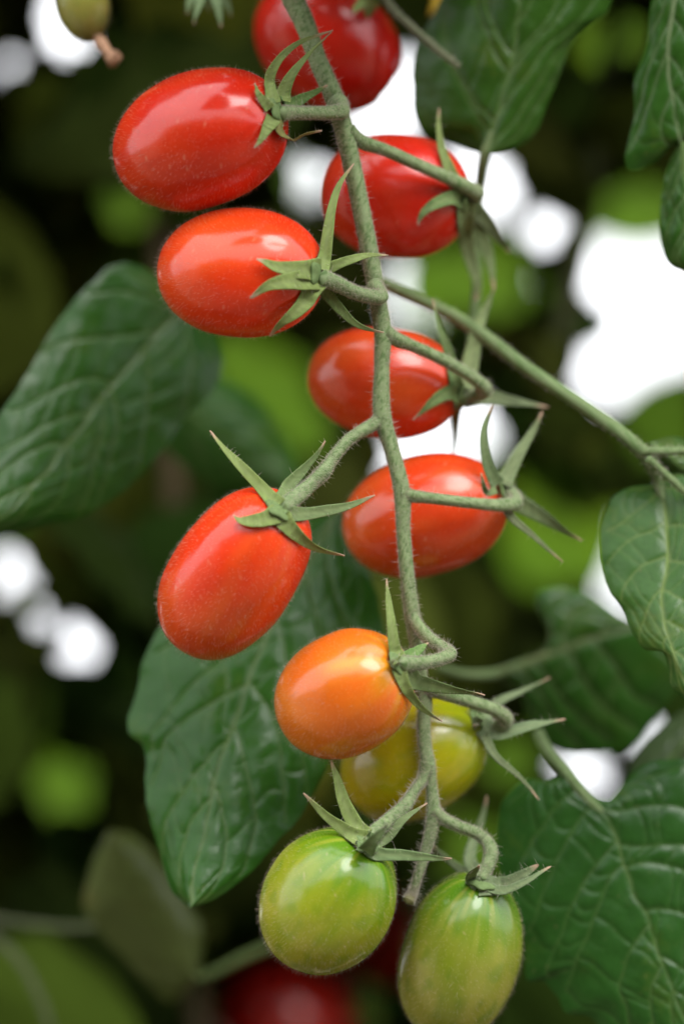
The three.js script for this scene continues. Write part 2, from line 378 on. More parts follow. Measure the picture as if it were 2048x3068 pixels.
// ------------------------------------------------------------------ background foliage with openings to the sky
const D = 1.30612;
const gaps = [   // openings in the foliage (picture coordinates at 1568 wide)
  [[905, 130], [950, 130], [955, 295], [930, 320], [825, 320], [805, 210]],
  [[1035, 330], [1085, 335], [1130, 372], [1150, 378], [1188, 450], [1172, 512], [1122, 520], [1035, 428]],
  [[1292, 528], [1276, 565], [1247, 576], [1220, 562], [1208, 528], [1220, 495], [1247, 482], [1278, 494]],
  [[1250, 655], [1240, 690], [1225, 692], [1212, 655], [1222, 622], [1240, 622]],
  [[1385, 505], [1500, 535], [1600, 560], [1600, 830], [1500, 850], [1450, 900], [1400, 935], [1335, 905], [1322, 840], [1425, 742], [1335, 655], [1340, 560]],
  [[895, 590], [965, 600], [995, 680], [1010, 770], [940, 760], [885, 710]],
  [[880, 1020], [1030, 990], [1060, 920], [1118, 925], [1155, 1030], [1135, 1080], [1000, 1060], [880, 1090]],
  [[700, 365], [750, 365], [750, 430], [722, 455], [696, 420]],
  [[1420, 1150], [1355, 1215], [1352, 1290], [1365, 1345], [1440, 1420], [1470, 1300]],
  [[1262, 1450], [1252, 1465], [1240, 1450], [1246, 1432], [1256, 1432]],
  [[1440, 1650], [1500, 1640], [1515, 1670], [1480, 1710], [1445, 1700]],
  [[1275, 1738], [1330, 1730], [1375, 1758], [1400, 1802], [1388, 1818], [1315, 1795], [1280, 1770]],
  [[112, -40], [195, -40], [190, 112], [150, 132], [108, 95]],
  [[48, 145], [36, 162], [14, 160], [2, 140], [14, 124], [40, 126]],
  [[2, 1255], [30, 1258], [52, 1310], [44, 1355], [22, 1358], [4, 1320]],
  [[108, 1385], [98, 1425], [82, 1425], [90, 1388]],
  [[182, 1425], [208, 1460], [225, 1485], [208, 1522], [175, 1526], [140, 1500], [152, 1462]],
  [[128, 1700], [120, 1720], [108, 1712], [112, 1690]],
  [[332, 1085], [320, 1102], [310, 1092], [322, 1076]],
  [[705, 1028], [690, 1040], [678, 1028], [692, 1018]],
].map((g) => { const cx = g.reduce((a, p) => a + p[0], 0) / g.length, cy = g.reduce((a, p) => a + p[1], 0) / g.length, r = g.reduce((a, p) => a + Math.hypot(p[0] - cx, p[1] - cy), 0) / g.length, k = Math.max(0.72, 1 - 9 / r); return g.map((p) => [(cx + (p[0] - cx) * k) * D, (cy + (p[1] - cy) * k) * D]); });
const glows = [  // places where a far, backlit leaf shows through the mass
  [[500, 770], [600, 780], [700, 860], [745, 960], [735, 1030], [660, 1010], [560, 920], [500, 880]],
  [[1180, 1090], [1300, 1080], [1360, 1180], [1350, 1320], [1270, 1345], [1190, 1340], [1150, 1240]],
  [[1420, 960], [1500, 845], [1600, 860], [1600, 1090], [1480, 1060]],
  [[1390, 440], [1510, 430], [1600, 480], [1600, 530], [1400, 515]],
  [[1330, 70], [1450, 40], [1450, 120], [1350, 140]],
  [[960, 590], [1190, 560], [1200, 700], [1100, 720], [1000, 690]],
  [[75, 1770], [150, 1745], [215, 1780], [190, 1860], [100, 1860]],
  [[250, 450], [320, 445], [325, 490], [260, 500]],
  [[1030, 1890], [1150, 1870], [1150, 1990], [1040, 2000]],
  [[1110, 1700], [1225, 1690], [1215, 1790], [1130, 1800]],
  [[665, 375], [700, 365], [700, 455], [675, 440]],
].map((g) => g.map((p) => [p[0] * D, p[1] * D]));
const recesses = [[[520, 2150], [790, 2150], [820, 2420], [480, 2420]], [[800, 2060], [930, 2060], [930, 2240], [790, 2240]]].map((g) => g.map((p) => [p[0] * D, p[1] * D]));   // hollows in the foliage where a deep fruit shows
const inside = (x, y, g) => { let r = false; for (let i = 0, j = g.length - 1; i < g.length; j = i++) if ((g[i][1] > y) !== (g[j][1] > y) && x < (g[j][0] - g[i][0]) * (y - g[i][1]) / (g[j][1] - g[i][1]) + g[i][0]) r = !r; return r; };
const CELL = 12, X0 = -360, Y0 = -360, NX = Math.ceil((SW + 720) / CELL), NY = Math.ceil((SH + 720) / CELL);
const open = new Uint8Array(NX * NY);
for (let y = 0; y < NY; y++) for (let x = 0; x < NX; x++) { const px = X0 + (x + 0.5) * CELL, py = Y0 + (y + 0.5) * CELL; open[y * NX + x] = gaps.some((g) => inside(px, py, g)) ? 1 : glows.some((g) => inside(px, py, g)) ? 2 : recesses.some((g) => inside(px, py, g)) ? 3 : 0; }
const inv = camera.matrixWorld.clone().invert();
const project = (v) => { const q = v.clone().applyMatrix4(inv), k = REACH / (-q.z) / PX; return [q.x * k + SW / 2, -q.y * k + SH / 2, -q.z]; };

// one small leaflet, length 1 along +y, lying in the xy plane
function leaflet(n, m, sd) {
  const pos = [], idx = [];
  for (let i = 0; i <= n; i++) for (let j = 0; j <= m; j++) {
    const t = i / n, s = j / m * 2 - 1, w = 0.33 * Math.pow(Math.sin(Math.PI * Math.pow(t, 0.72)), 0.8) * (1 + 0.12 * N(t * 7, s * 3, sd)) + 0.004;
    pos.push(s * w + 0.05 * Math.sin(t * 4 + sd), t, -0.12 * Math.abs(s) * w * 2 - 0.28 * t * t + 0.05 * N(t * 4, s * 2, sd) + 0.03 * Math.cos(t * 22 + Math.abs(s) * 4));
  }
  for (let i = 0; i < n; i++) for (let j = 0; j < m; j++) { const q = i * (m + 1) + j; idx.push(q, q + 1, q + m + 1, q + 1, q + m + 2, q + m + 1); }
  return build(pos, idx);
}
const LEAFLET = leaflet(10, 6, 3), samples = [];
{ const g = leaflet(34, 16, 3).attributes.position; for (let i = 0; i < g.count; i++) samples.push(V3().fromBufferAttribute(g, i)); }
function leafMatrix(p, size, spread = 0.75, hang = true) {
  const e = new THREE.Euler(rr(-0.9, 0.35) * spread, gauss() * spread * 0.8, hang ? Math.PI + gauss() * 0.9 : rr(0, 6.28), 'ZYX');
  return new THREE.Matrix4().compose(p, new THREE.Quaternion().setFromEuler(e), V3(size * rr(0.85, 1.25), size, size));
}
function foliage(name, label, list, group) {
  const m = new THREE.InstancedMesh(LEAFLET, MAT.mass, list.length); m.name = name;
  list.forEach(([mt, c], i) => { m.setMatrixAt(i, mt); m.setColorAt(i, c); });
  m.castShadow = m.receiveShadow = true; m.userData = { kind: 'stuff', label, category: 'foliage' }; scene.add(m);
}
const massColor = () => { const k = rr(0.6, 1.25) * (rnd() < 0.2 ? 1.8 : 0.95); return lin(0.03 * k * rr(0.7, 1.5), 0.05 * k, 0.007 * k * rr(0.7, 1.2)); };  // darker than the near leaves to imitate deep shade; brighter ones imitate backlit leaves
{
  seed(77);
  const list = [];
  for (let layer = 0; layer < 4; layer++) {
    const cover = new Uint8Array(NX * NY), order = [];
    for (let i = 0; i < NX * NY; i++) if (!open[i] || (open[i] === 3 && layer > 1)) order.push(i);
    for (let i = order.length - 1; i > 0; i--) { const j = Math.floor(rnd() * (i + 1)); [order[i], order[j]] = [order[j], order[i]]; }
    for (const cellI of order) {
      if (cover[cellI]) continue;
      const px = X0 + (cellI % NX + 0.5) * CELL, py = Y0 + (Math.floor(cellI / NX) + 0.5) * CELL;
      for (let tryN = 0; tryN < 16; tryN++) {
        const size = [0.085, 0.075, 0.065, 0.055, 0.045, 0.036, 0.028, 0.022, 0.018, 0.014, 0.012, 0.010, 0.009, 0.008, 0.007, 0.006][tryN] * 1.05;
        const dz = -lerp(210, 330, rnd()) - layer * 120, m = leafMatrix(at(px + rr(-1, 1) * size * 1500, py - rr(0.1, 0.9) * size / PX / 1.4, dz), size, 0.8);
        const cells = []; let bad = false;
        for (const s of samples) {
          const q = project(s.clone().applyMatrix4(m)), x = Math.floor((q[0] - X0) / CELL), y = Math.floor((q[1] - Y0) / CELL);
          if (x < 0 || y < 0 || x >= NX || y >= NY) continue;
          const w = open[y * NX + x]; if (w && (w < 3 || layer < 2)) { bad = true; break; }
          cells.push(y * NX + x);
        }
        if (bad) continue;
        for (const c of cells) { cover[c] = 1; const r = size > 0.03 ? 2 : size > 0.015 ? 1 : 0; for (let y = -r; y <= r; y++) for (let x = -r; x <= r; x++) { const k = c + y * NX + x; if (k >= 0 && k < cover.length) cover[k] = 1; } }
        cover[cellI] = 1; list.push([m, massColor()]); break;
      }
    }
  }
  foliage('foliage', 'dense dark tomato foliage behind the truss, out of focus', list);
}
const inFrame = (m) => samples.some((v) => { const q = project(v.clone().applyMatrix4(m)); return q[0] > -60 && q[0] < SW + 60 && q[1] > -60 && q[1] < SH + 60; });
{ // the rest of the row, left, right, below and above the view
  seed(78);
  const list = [];
  for (let i = 0; i < 5200; i++) {
    const p = V3(rr(-1.3, 1.3), rr(0.15, 2.15), rr(-1.15, -0.72)), q = project(p);
    if (q[0] > -300 && q[0] < SW + 300 && q[1] > -300 && q[1] < SH + 300) continue;
    const m = leafMatrix(p, rr(0.06, 0.11)), c = massColor(); if (!inFrame(m)) list.push([m, c]);
  }
  for (let i = 0; i < 3200; i++) {   // unseen canopy over the truss, added to shade the foliage behind
    const z = rr(-1.1, -0.42), p = V3(rr(-0.9, 0.9), rr(1.66, 1.95) + 0.25 * smoothstep(z, -0.7, -0.42), z);
    const q = project(p); if (q[1] > -330) continue;
    const m = leafMatrix(p, rr(0.06, 0.1)), c = massColor(); if (!inFrame(m)) list.push([m, c]);
  }
  foliage('row_foliage', 'tomato plant foliage of the row around the picture edges, with an added shade canopy', list);
}
{ // unseen leaflets added above the view to shade the top of the truss
  seed(80);
  const list = [];
  for (let i = 0; i < 26; i++) {
    const m = leafMatrix(at(rr(650, 1500), rr(-1000, -250), rr(-70, 110)), rr(0.05, 0.08)), c = massColor();
    if (!inFrame(m)) list.push([m, c]);
  }
  foliage('added_shade_foliage', 'unseen leaflets added above the view to shade the top of the tomato truss', list);
}
{ // the neighbouring row across the path
  seed(79);
  const list = [];
  for (let i = 0; i < 3600; i++) list.push([leafMatrix(V3(rr(-2.2, 2.2), rr(0.1, 1.68), rr(0.75, 1.15)), rr(0.08, 0.14), 1, false), massColor()]);
  foliage('neighbour_foliage', 'foliage of the neighbouring tomato row across the path', list);
}

// ------------------------------------------------------------------ truss stem
const trussBase = at(868, -60, -4);
const truss = thing('truss_stem', 'long grey green fuzzy truss stem running down the middle between the tomatoes', 'stem', trussBase);
{
  seed(11);
  const long = [], short = [];
  const add = (name, pts, opt, nl, ns) => {
    const g = tubeGeometry(pts, opt); long.push(...tubeHairs(g, nl)); short.push(...tubeHairs(g, ns)); part(name, g, MAT.stem, truss, truss);
  };
  add('rachis', [[855, -60, -4, 37], [880, 0, -4, 35], [909, 60, -3, 33], [956, 188, -1, 30], [1000, 290, 0, 31], [1030, 385, 0, 31], [1051, 480, 0, 30], [1080, 620, 0, 29], [1105, 750, 0, 29], [1128, 880, 0, 27], [1145, 985, 0, 28], [1143, 1095, 0, 25], [1144, 1245, 0, 29],
    [1176, 1356, 0, 24], [1203, 1478, 0, 27], [1207, 1590, 0, 23], [1219, 1732, 0, 23], [1232, 1830, -0.5, 24], [1246, 1930, -2, 22], [1258, 2030, -3, 23], [1271, 2100, -3, 24], [1268, 2170, -2, 21], [1272, 2236, -1, 21], [1281, 2290, 0, 23], [1291, 2360, 0, 18], [1297, 2440, 0, 22], [1287, 2502, 0, 19], [1268, 2570, 0, 16], [1243, 2650, 0, 13], [1234, 2678, 0, 15], [1222, 2700, 1, 19]],
    { segs: 420, sides: 20, tip: [0.2, 0.2, 0.09] }, 1500, 34000);
  const ped = [
    [[[1012, 310, 1, 26], [1024, 332, 4, 24], [990, 338, 6, 22], [930, 338, 10, 20], [880, 338, 14, 21], [842, 339, 17, 24]], 20],
    [[[1045, 395, 0, 22], [1085, 425, -1, 23], [1150, 448, -3, 20], [1240, 489, -7, 20], [1325, 527, -11, 21], [1400, 562, -15, 23], [1428, 580, -18, 26], [1400, 598, -22, 22]], 30],
    [[[1120, 860, 1, 24], [1140, 888, 4, 24], [1100, 886, 7, 22], [1055, 872, 10, 22], [1005, 848, 13, 24], [965, 832, 15, 26]], 30],
    [[[1150, 995, 0, 24], [1185, 1015, -1, 24], [1245, 1040, -5, 19], [1342, 1087, -10, 20], [1420, 1135, -14, 21], [1452, 1168, -17, 25], [1420, 1185, -20, 22], [1385, 1186, -22, 21]], 60],
    [[[1145, 1255, 0, 23], [1115, 1274, 1, 22], [1048, 1315, 4, 19], [996, 1374, 7, 19], [968, 1415, 9, 24], [935, 1446, 10, 22], [893, 1484, 14, 25], [849, 1520, 19, 26]], 190],
    [[[1200, 1480, 0, 24], [1230, 1485, 0, 21], [1295, 1493, 0, 18], [1410, 1507, -2, 18], [1500, 1514, -6, 20], [1543, 1505, -10, 24], [1530, 1478, -14, 22], [1508, 1462, -16, 22]], 90],
    [[[1224, 1780, -1, 14], [1238, 1850, 0, 20], [1285, 1912, 4, 21], [1330, 1943, 8, 20], [1346, 1960, 10, 22], [1310, 1976, 13, 20], [1253, 1987, 17, 22], [1205, 1988, 19.5, 24]], 120],
    [[[1270, 2060, -3, 21], [1310, 2072, -2, 22], [1387, 2096, -3, 21], [1483, 2129, -6, 21], [1515, 2156, -9, 24], [1480, 2180, -12, 24], [1445, 2175, -13, 24]], 100],
    [[[1280, 2290, 0, 20], [1266, 2332, 1, 19], [1239, 2371, 3, 18], [1210, 2415, 6, 22], [1161, 2459, 9, 22], [1108, 2507, 12, 25]], 160],
    [[[1294, 2425, 0, 21], [1325, 2452, 0, 20], [1379, 2478, -1, 18], [1440, 2505, -3, 19], [1468, 2545, -2, 22], [1458, 2600, -0.5, 20], [1438, 2634, 0.5, 22]], 130],
  ];
  for (const [pts, nl] of ped) add('pedicel', pts, { segs: 70, sides: 16, flareA: 0.35 }, nl, 4500);
  part('long_hairs', hairGeometry(long, 0.0019, 0.000034, 0.3), MAT.stemHair, truss, truss, 'stuff');
  part('short_hairs', hairGeometry(short, 0.00055, 0.00002, 0.6), MAT.stemHair, truss, truss, 'stuff');
}

// ------------------------------------------------------------------ tomatoes
const red = (c, blush, k = 0.12) => (u, ph, n, sd) => {
  const m = n(Math.cos(ph) * 1.4 + sd * 7, Math.sin(ph) * 1.4, u * 1.6), st = n(Math.cos(ph) * 6, Math.sin(ph) * 6, u * 1.2 + sd), f = n(Math.cos(ph) * 26, Math.sin(ph) * 26, u * 26 + sd);
  let t = clamp(0.35 - 0.5 * u + 0.8 * m + 0.35 * st, 0, 1);
  return mix3(c, blush, t).map((x) => x * (1 + k * st * 0.4 + 0.07 * f));
};
const green = (top, body, tipC, str) => (u, ph, n, sd) => {
  const st = 0.9 * n(Math.cos(ph) * 5.5 + sd, Math.sin(ph) * 5.5, u * 1.1), s2 = 0.4 * n(Math.cos(ph) * 13, Math.sin(ph) * 13 + sd, u * 2.6), m = n(Math.cos(ph) * 2 + sd, Math.sin(ph) * 2, u * 2), f = n(Math.cos(ph) * 26, Math.sin(ph) * 26, u * 26 + sd);
  let c = mix3(body, tipC, clamp(0.5 - 0.55 * u + 0.7 * m, 0, 1));
  c = mix3(c, top, clamp(smoothstep(u + 0.55 * st + 0.3 * s2, 0.15, 0.95), 0, 1));
  c = mix3(c, top, 0.35 * smoothstep(n(Math.cos(ph) * 4 + 3, Math.sin(ph) * 4, u * 4.5 + sd), 0.05, 0.5));
  c = mix3(c, tipC, clamp(str * (st * 1.1 + s2 * 0.8), 0, 0.5));
  return c.map((x) => x * (1 + 0.06 * f));
};
const G = 'tomatoes on the truss';
tomato({ c: [600, 418, 6], A: 267, b: 206, angle: -17, tilt: 24, seed: 1, hairs: 5200, group: G, label: 'deep red plum tomato at upper left, topmost of the sharp red ones beside the stem',
  color: red([0.6, 0.018, 0.004], [0.64, 0.042, 0.007]), calyx: [832, 340, 11], cap: 40, sepals: [
    [[[822, 320, 12], [812, 275, 14], [808, 233, 15], [835, 180, 15], [893, 129, 12], [996, 91, 8]], 30],
    [[[845, 310, 11], [852, 270, 11], [873, 226, 11], [919, 170, 10], [992, 96, 8]], 36],
    [[[850, 325, 6], [890, 305, 4], [930, 282, 3.2], [980, 253, 3]], 32, { color: [0.1, 0.18, 0.045] }],
    [[[810, 335, 14], [788, 306, 16], [773, 288, 16], [763, 260, 15]], 24],
    [[[822, 365, 14], [806, 388, 16], [790, 410, 17], [761, 449, 17]], 34],
    [[[832, 375, 11], [845, 412, 9], [868, 424, 8], [909, 404, 8], [964, 391, 8]], 36, { color: [0.16, 0.145, 0.04], roll: 0.9 }]] });
tomato({ c: [722, 818, 5], A: 252, b: 193, angle: 3, tilt: 18, seed: 2, hairs: 5200, group: G, label: 'glossy orange red plum tomato with a star shaped calyx spread over its front',
  color: red([0.74, 0.038, 0.005], [0.74, 0.07, 0.008]), calyx: [948, 826, 10], cap: 42, sepals: [
    [[[962, 810, 11], [972, 770, 12], [981, 703, 12], [994, 623, 11], [1017, 553, 9], [1060, 490, 8]], 34],
    [[[965, 815, 11], [1005, 795, 12], [1055, 777, 12], [1103, 764, 10], [1162, 764, 9]], 28],
    [[[955, 815, 12], [920, 808, 16], [870, 805, 20], [816, 805, 21.5], [766, 786, 21]], 54],
    [[[950, 835, 13], [905, 838, 18], [865, 842, 21], [809, 858, 22.5], [752, 897, 21]], 54],
    [[[948, 845, 13], [924, 884, 15], [892, 926, 17], [854, 968, 17], [814, 1012, 14]], 46],
    [[[965, 850, 11], [985, 890, 10], [1023, 933, 9], [1071, 968, 8], [1150, 991, 7]], 32, { color: [0.105, 0.155, 0.045] }]] });
tomato({ c: [702, 1718, 6], A: 278, b: 189, p: 2.3, angle: -55, tilt: 27, egg: -0.03, rib: 0.03, seed: 3, hairs: 5800, group: G, label: 'large orange red tomato hanging obliquely over the big central leaf',
  color: red([0.74, 0.04, 0.006], [0.68, 0.1, 0.014]), calyx: [838, 1527, 14], cap: 42, sepals: [
    [[[835, 1515, 15], [805, 1485, 16], [738, 1415, 17], [679, 1350, 17], [631, 1289, 16]], 36],
    [[[845, 1510, 13], [862, 1465, 11], [893, 1425, 10], [931, 1374, 9], [969, 1318, 8]], 38, { color: [0.12, 0.17, 0.06] }],
    [[[850, 1535, 15], [900, 1540, 15], [979, 1529, 14], [1048, 1515, 13], [1122, 1485, 12]], 36, { color: [0.13, 0.18, 0.07] }],
    [[[830, 1540, 16], [795, 1556, 18], [755, 1562, 19], [721, 1556, 19.5], [703, 1540, 19]], 42],
    [[[845, 1550, 16], [866, 1578, 17], [896, 1608, 17], [944, 1639, 15], [1032, 1663, 12]], 42]] });
tomato({ c: [1032, 2079, 8], A: 217, b: 183, angle: -32, tilt: 32, seed: 4, hairs: 5000, group: G, label: 'bright orange half ripe tomato in the lower middle',
  color: (u, ph, n, sd) => { const m = n(Math.cos(ph) * 1.6 + sd, Math.sin(ph) * 1.6, u * 1.6), st = n(Math.cos(ph) * 6, Math.sin(ph) * 6, u + sd), f = n(Math.cos(ph) * 26, Math.sin(ph) * 26, u * 26); let c = mix3([0.68, 0.13, 0.008], [0.68, 0.17, 0.012], clamp(0.5 + m, 0, 1)); c = mix3(c, [0.56, 0.25, 0.008], clamp(smoothstep(u + 0.45 * m + 0.3 * st, 0.5, 1.15), 0, 1) * 0.85); return c.map((x) => x * (1 + 0.06 * f)); },
  calyx: [1190, 1984, 16], cap: 36, sepals: [
    [[[1192, 1970, 17], [1180, 1940, 18], [1171, 1872, 18], [1165, 1796, 17], [1161, 1734, 16]], 32],
    [[[1190, 1985, 17], [1184, 1986, 20], [1176, 1986, 25], [1170, 1984, 28]], 34, { tip: [0.1, 0.09, 0.045] }],
    [[[1195, 2000, 17], [1203, 2032, 18], [1226, 2079, 18], [1265, 2121, 15], [1324, 2160, 12]], 32],
    [[[1210, 2005, 14], [1245, 2037, 11], [1310, 2056, 9], [1376, 2075, 8], [1450, 2088, 7]], 44, { color: [0.12, 0.175, 0.06] }],
    [[[1205, 1975, 13], [1235, 1958, 11], [1262, 1943, 10], [1284, 1930, 9]], 34, { color: [0.1, 0.18, 0.045] }]] });
tomato({ c: [980, 130, -52], A: 232, b: 186, angle: 35, tilt: -10, seed: 5, hairs: 600, group: G, label: 'dark crimson tomato behind the stem, cut by the top edge',
  color: red([0.5, 0.009, 0.004], [0.54, 0.02, 0.007]), calyx: [1115, 30, -40], cap: 30, sepals: [
    [[[1115, 30, -38], [1095, 0, -34], [1075, 20, -30], [1060, 45, -29]], 40, {}]] });
tomato({ c: [1186, 588, -27], A: 224, b: 186, angle: 6, tilt: 8, seed: 6, hairs: 2200, group: G, p: 2.2, label: 'red tomato half hidden behind the upper stem, calyx against white sky',
  color: red([0.6, 0.016, 0.005], [0.62, 0.035, 0.008]), calyx: [1392, 604, -22], cap: 38, sepals: [
    [[[1385, 590, -20], [1345, 513, -17], [1325, 458, -17], [1316, 390, -18], [1318, 325, -20]], 30],
    [[[1385, 600, -17], [1350, 592, -13], [1300, 612, -11], [1270, 640, -11], [1254, 674, -12]], 40, { color: [0.1, 0.155, 0.0472] }],
    [[[1392, 615, -24], [1392, 690, -28], [1410, 780, -31], [1428, 850, -32], [1422, 900, -33]], 46, { color: [0.142, 0.19, 0.075] }],
    [[[1400, 615, -27], [1432, 690, -32], [1466, 770, -34], [1482, 868, -33]], 44, { color: [0.14, 0.19, 0.075] }],
    [[[1400, 605, -24], [1448, 655, -30], [1490, 710, -33], [1526, 756, -34]], 44, { color: [0.119, 0.155, 0.0715] }]] });
tomato({ c: [1152, 1147, -25], A: 232, b: 167, angle: 8, tilt: 8, seed: 7, hairs: 2400, group: G, label: 'orange red tomato behind the stem, just below the long diagonal leaf stalk',
  color: red([0.62, 0.04, 0.006], [0.6, 0.075, 0.01]), calyx: [1378, 1184, -20], cap: 36, sepals: [
    [[[1368, 1165, -19], [1342, 1061, -16], [1318, 985, -15], [1300, 895, -15]], 30, { color: [0.1, 0.155, 0.0493] }],
    [[[1368, 1180, -17], [1341, 1178, -14], [1287, 1208, -11], [1234, 1256, -10]], 44, { color: [0.1, 0.155, 0.0465] }],
    [[[1375, 1190, -24], [1368, 1230, -29], [1362, 1292, -32], [1350, 1375, -34]], 30, { color: [0.109, 0.155, 0.0547] }],
    [[[1390, 1188, -22], [1459, 1190, -24], [1544, 1204, -26], [1640, 1221, -28]], 48, { color: [0.119, 0.155, 0.0715] }],
    [[[1390, 1165, -22], [1412, 1070, -24], [1433, 976, -25], [1456, 908, -26], [1478, 852, -26]], 46, { color: [0.145, 0.19, 0.075] }]] });
tomato({ c: [1272, 1545, -22], A: 250, b: 180, angle: -15, tilt: 10, seed: 8, hairs: 3200, group: G, label: 'orange red tomato right of the stem above the orange one, calyx against white sky',
  color: red([0.62, 0.045, 0.006], [0.6, 0.09, 0.012]), calyx: [1503, 1463, -16], cap: 40, sepals: [
    [[[1490, 1450, -11], [1468, 1415, -10], [1450, 1350, -9], [1448, 1285, -9], [1474, 1213, -10]], 34, { color: [0.106, 0.155, 0.0634] }],
    [[[1505, 1450, -13], [1522, 1420, -14], [1555, 1357, -15], [1593, 1292, -16], [1622, 1232, -16]], 42, { color: [0.13, 0.17, 0.075] }],
    [[[1485, 1468, -9], [1459, 1476, -7], [1446, 1448, -5], [1439, 1418, -5]], 18, { color: [0.116, 0.155, 0.0581] }],
    [[[1520, 1485, -14], [1559, 1514, -16], [1620, 1549, -17], [1677, 1575, -18], [1745, 1612, -18]], 48, { color: [0.111, 0.155, 0.0609] }],
    [[[1505, 1490, -10], [1530, 1550, -9], [1593, 1600, -9], [1687, 1680, -9]], 24, { color: [0.127, 0.155, 0.075] }]] });
tomato({ c: [1240, 2275, -18], A: 228, b: 176, angle: -28, tilt: 6, seed: 9, rib: 0.03, hairs: 2600, group: G, label: 'olive yellow tomato tucked behind the orange tomato',
  color: green([0.19, 0.24, 0.003], [0.31, 0.29, 0.003], [0.38, 0.28, 0.004], 0.5), calyx: [1440, 2170, -13], cap: 36, sepals: [
    [[[1445, 2180, -11], [1490, 2196, -10], [1598, 2172, -10], [1692, 2154, -11]], 48, { color: [0.111, 0.155, 0.072], roll: 0.3 }],
    [[[1440, 2185, -12], [1455, 2212, -9], [1483, 2263, -7], [1552, 2328, -6], [1611, 2398, -6]], 26, { color: [0.119, 0.155, 0.0715] }],
    [[[1450, 2160, -16], [1483, 2110, -20], [1559, 2071, -23], [1645, 2028, -25]], 28, { color: [0.114, 0.155, 0.0723] }],
    [[[1432, 2170, -10], [1422, 2160, -8], [1416, 2172, -6]], 30, { color: [0.116, 0.155, 0.0678] }],
    [[[1435, 2160, -14], [1420, 2120, -13], [1405, 2100, -12]], 34, { color: [0.1, 0.155, 0.0554] }]] });
tomato({ c: [982, 2698, 6], A: 230, b: 196, angle: -58, tilt: 24, seed: 10, rib: 0.032, hairs: 5000, group: G, label: 'yellow green tomato with a green shoulder, below the orange one',
  color: green([0.075, 0.19, 0.004], [0.2, 0.26, 0.006], [0.34, 0.33, 0.03], 1.1), calyx: [1098, 2515, 12], cap: 40, sepals: [
    [[[1090, 2512, 13], [1055, 2498, 14], [982, 2449, 15], [909, 2377, 15]], 40],
    [[[1092, 2505, 11], [1066, 2475, 10], [1030, 2405, 10], [1011, 2333, 10], [993, 2278, 10]], 42],
    [[[1110, 2520, 11], [1151, 2512, 10], [1210, 2454, 10], [1279, 2406, 10]], 36, { color: [0.12, 0.165, 0.065] }],
    [[[1098, 2535, 15], [1096, 2550, 20], [1120, 2515, 25], [1158, 2470, 27]], 50, { color: [0.101, 0.155, 0.0539], tip: [0.07, 0.08, 0.04] }],
    [[[1105, 2530, 14], [1125, 2557, 15], [1210, 2563, 14], [1292, 2565, 13], [1352, 2567, 12]], 36, { color: [0.12, 0.18, 0.07] }]] });
tomato({ c: [1378, 2868, -8], A: 262, b: 179, angle: -76, tilt: 16, seed: 11, rib: 0.03, hairs: 4600, group: G, label: 'green and straw streaked tomato cut by the bottom edge, beside the lobed leaf',
  color: green([0.065, 0.175, 0.005], [0.17, 0.225, 0.01], [0.3, 0.295, 0.045], 1.2), calyx: [1437, 2636, -5], cap: 40, sepals: [
    [[[1425, 2630, -3], [1412, 2630, 2], [1414, 2612, 6], [1430, 2590, 9]], 36, { color: [0.108, 0.155, 0.0542] }],
    [[[1440, 2645, -3], [1500, 2652, 0], [1560, 2628, 2], [1613, 2593, 3]], 50, { color: [0.12, 0.16, 0.075], roll: 0.5 }],
    [[[1442, 2650, -1], [1505, 2668, 3], [1580, 2640, 5], [1650, 2598, 4]], 34, { color: [0.113, 0.155, 0.0705], roll: 0.9 }],
    [[[1425, 2632, -8], [1390, 2608, -12], [1340, 2575, -16], [1290, 2535, -19]], 26, { color: [0.116, 0.155, 0.071] }],
    [[[1430, 2625, -10], [1408, 2570, -16], [1433, 2478, -22], [1453, 2384, -25]], 36, { color: [0.114, 0.155, 0.0723] }]] });
{ // young fruit with its withered blossom at the top left
  const t = tomato({ name: 'young_tomato', c: [248, 5, -34], A: 118, b: 80, angle: -100, tilt: 0, seed: 12, hairs: 800, label: 'small olive unripe fruit with a withered brown blossom at its tip, top left',
    color: green([0.1, 0.16, 0.03], [0.2, 0.2, 0.03], [0.22, 0.2, 0.04], 0.3) });
  seed(41);
  part('withered_blossom', tubeGeometry([[272, 100, -34, 12], [300, 125, -33, 22], [318, 150, -32, 17], [330, 165, -32, 20], [345, 178, -31, 30]], { segs: 30, sides: 12, color: [0.42, 0.24, 0.14], dark: [0.12, 0.06, 0.035], rough: 0.28 }), MAT.dry, t, t);
}
tomato({ c: [850, 3070, -330], A: 230, b: 180, angle: -150, seed: 13, hairs: 0, label: 'blurred dark red tomato deep in shade at the bottom edge', color: red([0.5, 0.009, 0.004], [0.56, 0.026, 0.008]) });
tomato({ c: [1150, 2830, -400], A: 230, b: 180, angle: -70, seed: 14, hairs: 0, label: 'blurred dark red tomato showing between the two green ones', color: red([0.5, 0.009, 0.004], [0.56, 0.026, 0.008]) });

